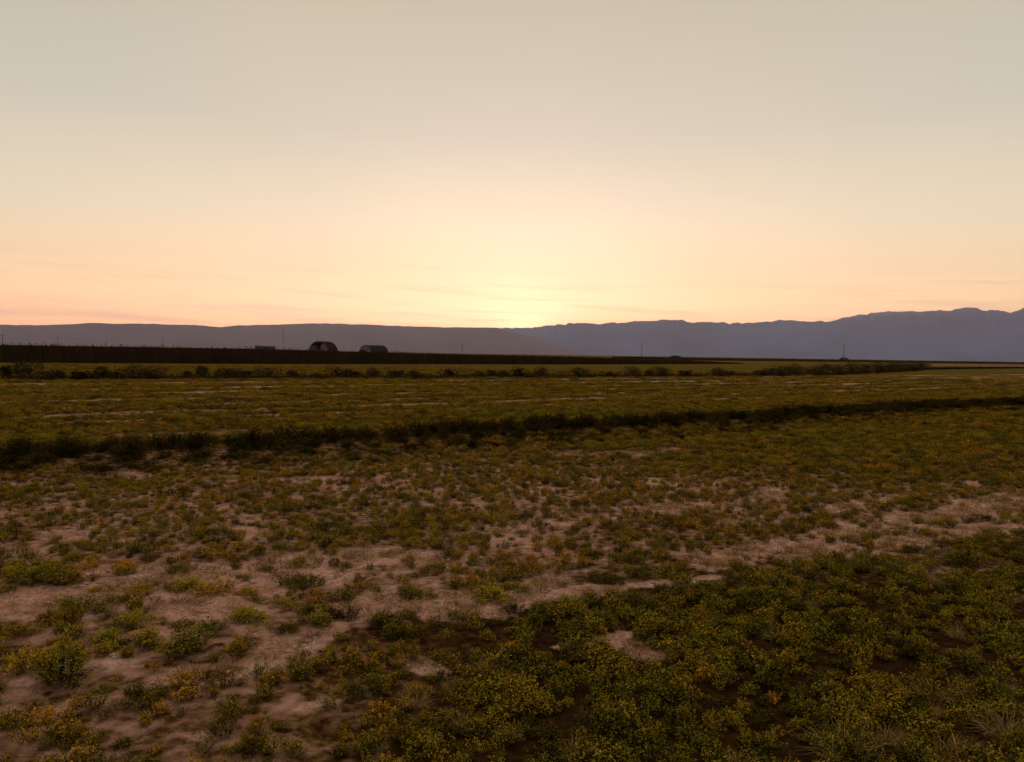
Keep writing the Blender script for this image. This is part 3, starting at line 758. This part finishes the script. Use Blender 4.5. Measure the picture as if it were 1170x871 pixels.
pole(964, 700, 14, 'utility pole standing over a low bush, right side')

# ------------------------------------------------------------------ mountains
RIDGE = [(-900, 366), (-600, 374), (-300, 368), (-120, 372), (0, 371.5), (30, 372), (60, 371), (88, 370.3), (100, 369), (130, 370), (175, 369.8), (200, 371), (230, 372), (252, 373.8), (270, 372), (305, 371.3), (340, 370), (372, 369.4), (400, 370.5), (430, 371.4), (450, 372.3), (500, 374), (560, 374.6), (590, 374.2), (615, 373), (633, 371), (640, 370.6), (660, 369.2), (688, 370.2), (697, 368.4), (715, 368.6), (730, 367.2), (752, 366), (768, 364.8), (780, 365.6), (786, 369.4), (800, 368.4), (850, 369), (868, 368), (885, 367.4), (903, 366), (930, 367.4), (950, 367.2), (962, 363), (975, 361),
         (990, 359.6), (998, 356.4), (1012, 356.8), (1036, 355), (1058, 356), (1076, 354.5), (1088, 354.4), (1098, 351.5), (1104, 350.6), (1116, 351.8), (1126, 354.6), (1138, 354.4), (1154, 357), (1163, 355), (1172, 351), (1200, 349), (1240, 353), (1300, 347), (1420, 352), (1600, 345), (2000, 362)]
def hills():
    az, el = [], []
    for px, py in RIDGE:
        # direction of sight in world terms
        r = ray(px, py); az.append(math.atan2(r.x, r.y)); el.append(math.atan2(r.z, math.hypot(r.x, r.y)))
    az, el = np.array(az), np.array(el)
    def make(name, a0, a1, Rr, mat, label, drop0=None, drop1=None, seed=0.):
        na = 1800; A = np.linspace(a0, a1, na); nrw = 46
        u = np.linspace(0, 1, nrw)                      # 0 foot .. 1 ridge .. then behind
        E = np.interp(A, az, el); E = E + (.0055 * (fbm(A * 130, A * 0, 5, seed) - .5) + .0030 * (fbm(A * 50, A * 0, 2, seed) - .5)) * (.3 if seed < 2 else 1) 
        if drop0: E = E * np.clip((A - a0) / drop0, 0, 1) ** .8
        if drop1: E = E * np.clip((a1 - A) / drop1, 0, 1) ** .8
        V = []; foot = Rr * .80
        ridge_r = Rr * (1 + .05 * (fbm(A * 7, A * 0 + 3, 3, seed) - .5))
        top = np.tan(E) * ridge_r + H
        for k in range(nrw + 8):
            if k < nrw:
                t = u[k]; Rk = foot + (ridge_r - foot) * t
                spur = fbm(A * 38 + t * .7, np.full(na, t * 1.6), 4, seed + 7) - .5
                hgt = top * (t ** 1.45) * (1 + .75 * spur * (1 - t) * np.sin(math.pi * min(1, t * 1.0)) * 1.6)
                hgt = np.minimum(hgt, top * (.02 + .98 * t ** .8))
            else:
                t = (k - nrw + 1) / 8; Rk = ridge_r * (1 + .3 * t); hgt = top * (1 - t) ** 1.2
            hgt = np.where(k == 0, -5, hgt)
            V.append(np.stack([Rk * np.sin(A), Rk * np.cos(A), hgt], 1))
        nk = len(V); V = np.concatenate(V); F = []
        i, j = np.meshgrid(np.arange(nk - 1), np.arange(na - 1), indexing='ij')
        F = np.stack([i * na + j, i * na + j + 1, (i + 1) * na + j + 1, (i + 1) * na + j], -1).reshape(-1, 4)
        me = bpy.data.meshes.new(name); me.from_pydata(V.tolist(), [], F.tolist()); me.update()
        me.polygons.foreach_set('use_smooth', np.ones(len(F), bool))
        o = link(name, me, mat); tag(o, label, kind='structure')
    mm = plain('hill_material', (.085, .062, .055), .95, .6, .0009); mb_ = plain('mountain_material', (.045, .075, .12), .95, .7, .0009)  # mountain colour tinted blue, painting distance haze onto the rock
    aL = math.atan2(*ray(665, 372)[:2]); aR = math.atan2(*ray(440, 372)[:2])
    make('hills', az[0], aL, 15000, mm, 'long low flat topped ridge on the left horizon', drop1=.12, seed=1.)
    make('mountains', aR - .03, az[-1], 19000, mb_, 'jagged mountain range rising to the right', drop0=.09, seed=5.)
hills()

# ------------------------------------------------------------------ air
def haze():
    mb = MB(); mb.box((0, 0, 850 - 12 / 2), (54000, 54000, 1712))
    m = bpy.data.materials.new('haze_material'); m.use_nodes = True; nt = m.node_tree; nt.nodes.clear()
    out = nt.nodes.new('ShaderNodeOutputMaterial'); v = nt.nodes.new('ShaderNodeVolumePrincipled')
    v.inputs['Density'].default_value = 3.1e-5; v.inputs['Color'].default_value = (.85, .76, 1.0, 1); v.inputs['Anisotropy'].default_value = .6
    nt.links.new(v.outputs[0], out.inputs['Volume'])
    o = mb.build('haze', m); tag(o, 'thin evening haze over the whole valley', kind='stuff')
haze()

# ------------------------------------------------------------------ sky and sun
SX = 597
rs = ray(SX, 372); SAZ = math.atan2(rs.x, rs.y); SEL = math.radians(1.3)
wd = bpy.data.worlds.new('World'); scene.world = wd; wd.use_nodes = True
nt = wd.node_tree; nt.nodes.clear()
out = nt.nodes.new('ShaderNodeOutputWorld')
sky = nt.nodes.new('ShaderNodeTexSky'); sky.sky_type = 'NISHITA'; sky.sun_disc = False
sky.sun_elevation = SEL; sky.sun_rotation = SAZ; sky.altitude = 400; sky.air_density = 1.0; sky.dust_density = 3.0; sky.ozone_density = 1.0
bg1 = nt.nodes.new('ShaderNodeBackground'); bg1.inputs[1].default_value = .03; bg1.name = 'clear_sky'
nt.links.new(sky.outputs[0], bg1.inputs[0])
# high thin veil of cloud that spreads the light of the low sun over the sky; overhead made brighter than dusk to light the ground
tc = nt.nodes.new('ShaderNodeTexCoord'); nrm = nt.nodes.new('ShaderNodeVectorMath'); nrm.operation = 'NORMALIZE'; nt.links.new(tc.outputs['Generated'], nrm.inputs[0])
sep = nt.nodes.new('ShaderNodeSeparateXYZ'); nt.links.new(nrm.outputs[0], sep.inputs[0])
elev = math_n(nt, 'MAXIMUM', sep.outputs[2], 0.0)
veil = ramp(nt, [(0.0, (1.75, .72, .27)), (.03, (1.65, .85, .345)), (.065, (1.45, .94, .45)), (.11, (1.08, .78, .46)), (.17, (.85, .73, .51)), (.28, (.61, .57, .45)), (.42, (.545, .495, .37)), (.62, (.86, .74, .60)), (1, (1.15, .98, .84))])
nt.links.new(elev, veil.inputs[0])
dot = nt.nodes.new('ShaderNodeVectorMath'); dot.operation = 'DOT_PRODUCT'; nt.links.new(nrm.outputs[0], dot.inputs[0])
dot.inputs[1].default_value = (math.sin(SAZ) * math.cos(SEL), math.cos(SAZ) * math.cos(SEL), math.sin(SEL))
ang = math_n(nt, 'ARCCOSINE', math_n(nt, 'MINIMUM', dot.outputs['Value'], .999999))
# dims away from the sun
side = ramp(nt, [(0, (1, 1, 1)), (.16, (1, 1, 1)), (.20, (.99, .99, 1)), (.32, (.95, .96, 1.04)), (.5, (.82, .84, 1.0)), (1, (.42, .45, .62))])
nt.links.new(math_n(nt, 'DIVIDE', ang, math.pi), side.inputs[0])
v1 = mixc(nt, 1.0, veil.outputs[0], side.outputs[0], 'MULTIPLY')
def gauss(sig, ampl):
    q = math_n(nt, 'DIVIDE', ang, sig); q = math_n(nt, 'MULTIPLY', math_n(nt, 'MULTIPLY', q, q), -1.0)
    return math_n(nt, 'MULTIPLY', math_n(nt, 'EXPONENT', q), ampl)
g1 = mixc(nt, gauss(.07, 1.0), (0, 0, 0), (.04, .22, .12)); g0 = mixc(nt, gauss(.028, 1.0), (0, 0, 0), (.5, .55, .30)); g2 = mixc(nt, gauss(.24, 1.0), (0, 0, 0), (0, .035, .10))
v2 = mixc(nt, 1.0, v1, g1, 'ADD'); v3 = mixc(nt, 1.0, mixc(nt, 1.0, v2, g2, 'ADD'), g0, 'ADD')
# faint long streaks of cloud low over the ridge
azn = math_n(nt, 'ARCTAN2', sep.outputs[0], sep.outputs[1])
cmb = nt.nodes.new('ShaderNodeCombineXYZ'); nt.links.new(math_n(nt, 'MULTIPLY', azn, 5.0), cmb.inputs[0]); nt.links.new(math_n(nt, 'MULTIPLY', math_n(nt, 'ADD', sep.outputs[2], math_n(nt, 'MULTIPLY', azn, .035)), 85.0), cmb.inputs[1])
cn = nt.nodes.new('ShaderNodeTexNoise'); cn.inputs['Scale'].default_value = 1; cn.inputs['Detail'].default_value = 4; nt.links.new(cmb.outputs[0], cn.inputs['Vector'])
cr = ramp(nt, [(.50, (0, 0, 0)), (.64, (1, 1, 1))]); nt.links.new(cn.outputs['Fac'], cr.inputs[0])
band = ramp(nt, [(0, (0, 0, 0)), (.03, (1, 1, 1)), (.075, (.7, .7, .7)), (.13, (0, 0, 0))]); nt.links.new(elev, band.inputs[0])
v4 = mixc(nt, math_n(nt, 'MULTIPLY', math_n(nt, 'MULTIPLY', cr.outputs[0], band.outputs[0]), .55), v3, (.82, .50, .33))
bn = nt.nodes.new('ShaderNodeTexNoise'); bn.inputs['Scale'].default_value = 2.2; bn.inputs['Detail'].default_value = 3; nt.links.new(nrm.outputs[0], bn.inputs['Vector'])
soft = ramp(nt, [(.3, (.95, .97, .985)), (.7, (1.04, 1.02, 1.0))]); nt.links.new(bn.outputs['Fac'], soft.inputs[0])
v5 = mixc(nt, 1.0, v4, soft.outputs[0], 'MULTIPLY')
bg2 = nt.nodes.new('ShaderNodeBackground'); bg2.inputs[1].default_value = .945; nt.links.new(v5, bg2.inputs[0])
add = nt.nodes.new('ShaderNodeAddShader'); nt.links.new(bg1.outputs[0], add.inputs[0]); nt.links.new(bg2.outputs[0], add.inputs[1]); nt.links.new(add.outputs[0], out.inputs[0])

sun = bpy.data.lights.new('sun', 'SUN'); so = bpy.data.objects.new('sun', sun); COL.objects.link(so)
sun.energy = 2.0; sun.angle = math.radians(.5); sun.color = (1, .62, .34)
d = Vector((math.sin(SAZ) * math.cos(SEL), math.cos(SAZ) * math.cos(SEL), math.sin(SEL)))
so.rotation_euler = d.to_track_quat('Z', 'Y').to_euler(); so.location = d * 50

scene.render.engine = 'CYCLES'
scene.cycles.use_denoising = True
try: scene.cycles.denoiser = 'OPENIMAGEDENOISE'
except Exception: pass
scene.cycles.max_bounces = 5; scene.cycles.diffuse_bounces = 3; scene.cycles.volume_bounces = 0; scene.cycles.transmission_bounces = 3; scene.cycles.transparent_max_bounces = 8
scene.view_settings.view_transform = 'Standard'; scene.view_settings.look = 'None'; scene.view_settings.gamma = 1; scene.view_settings.exposure = 0.09
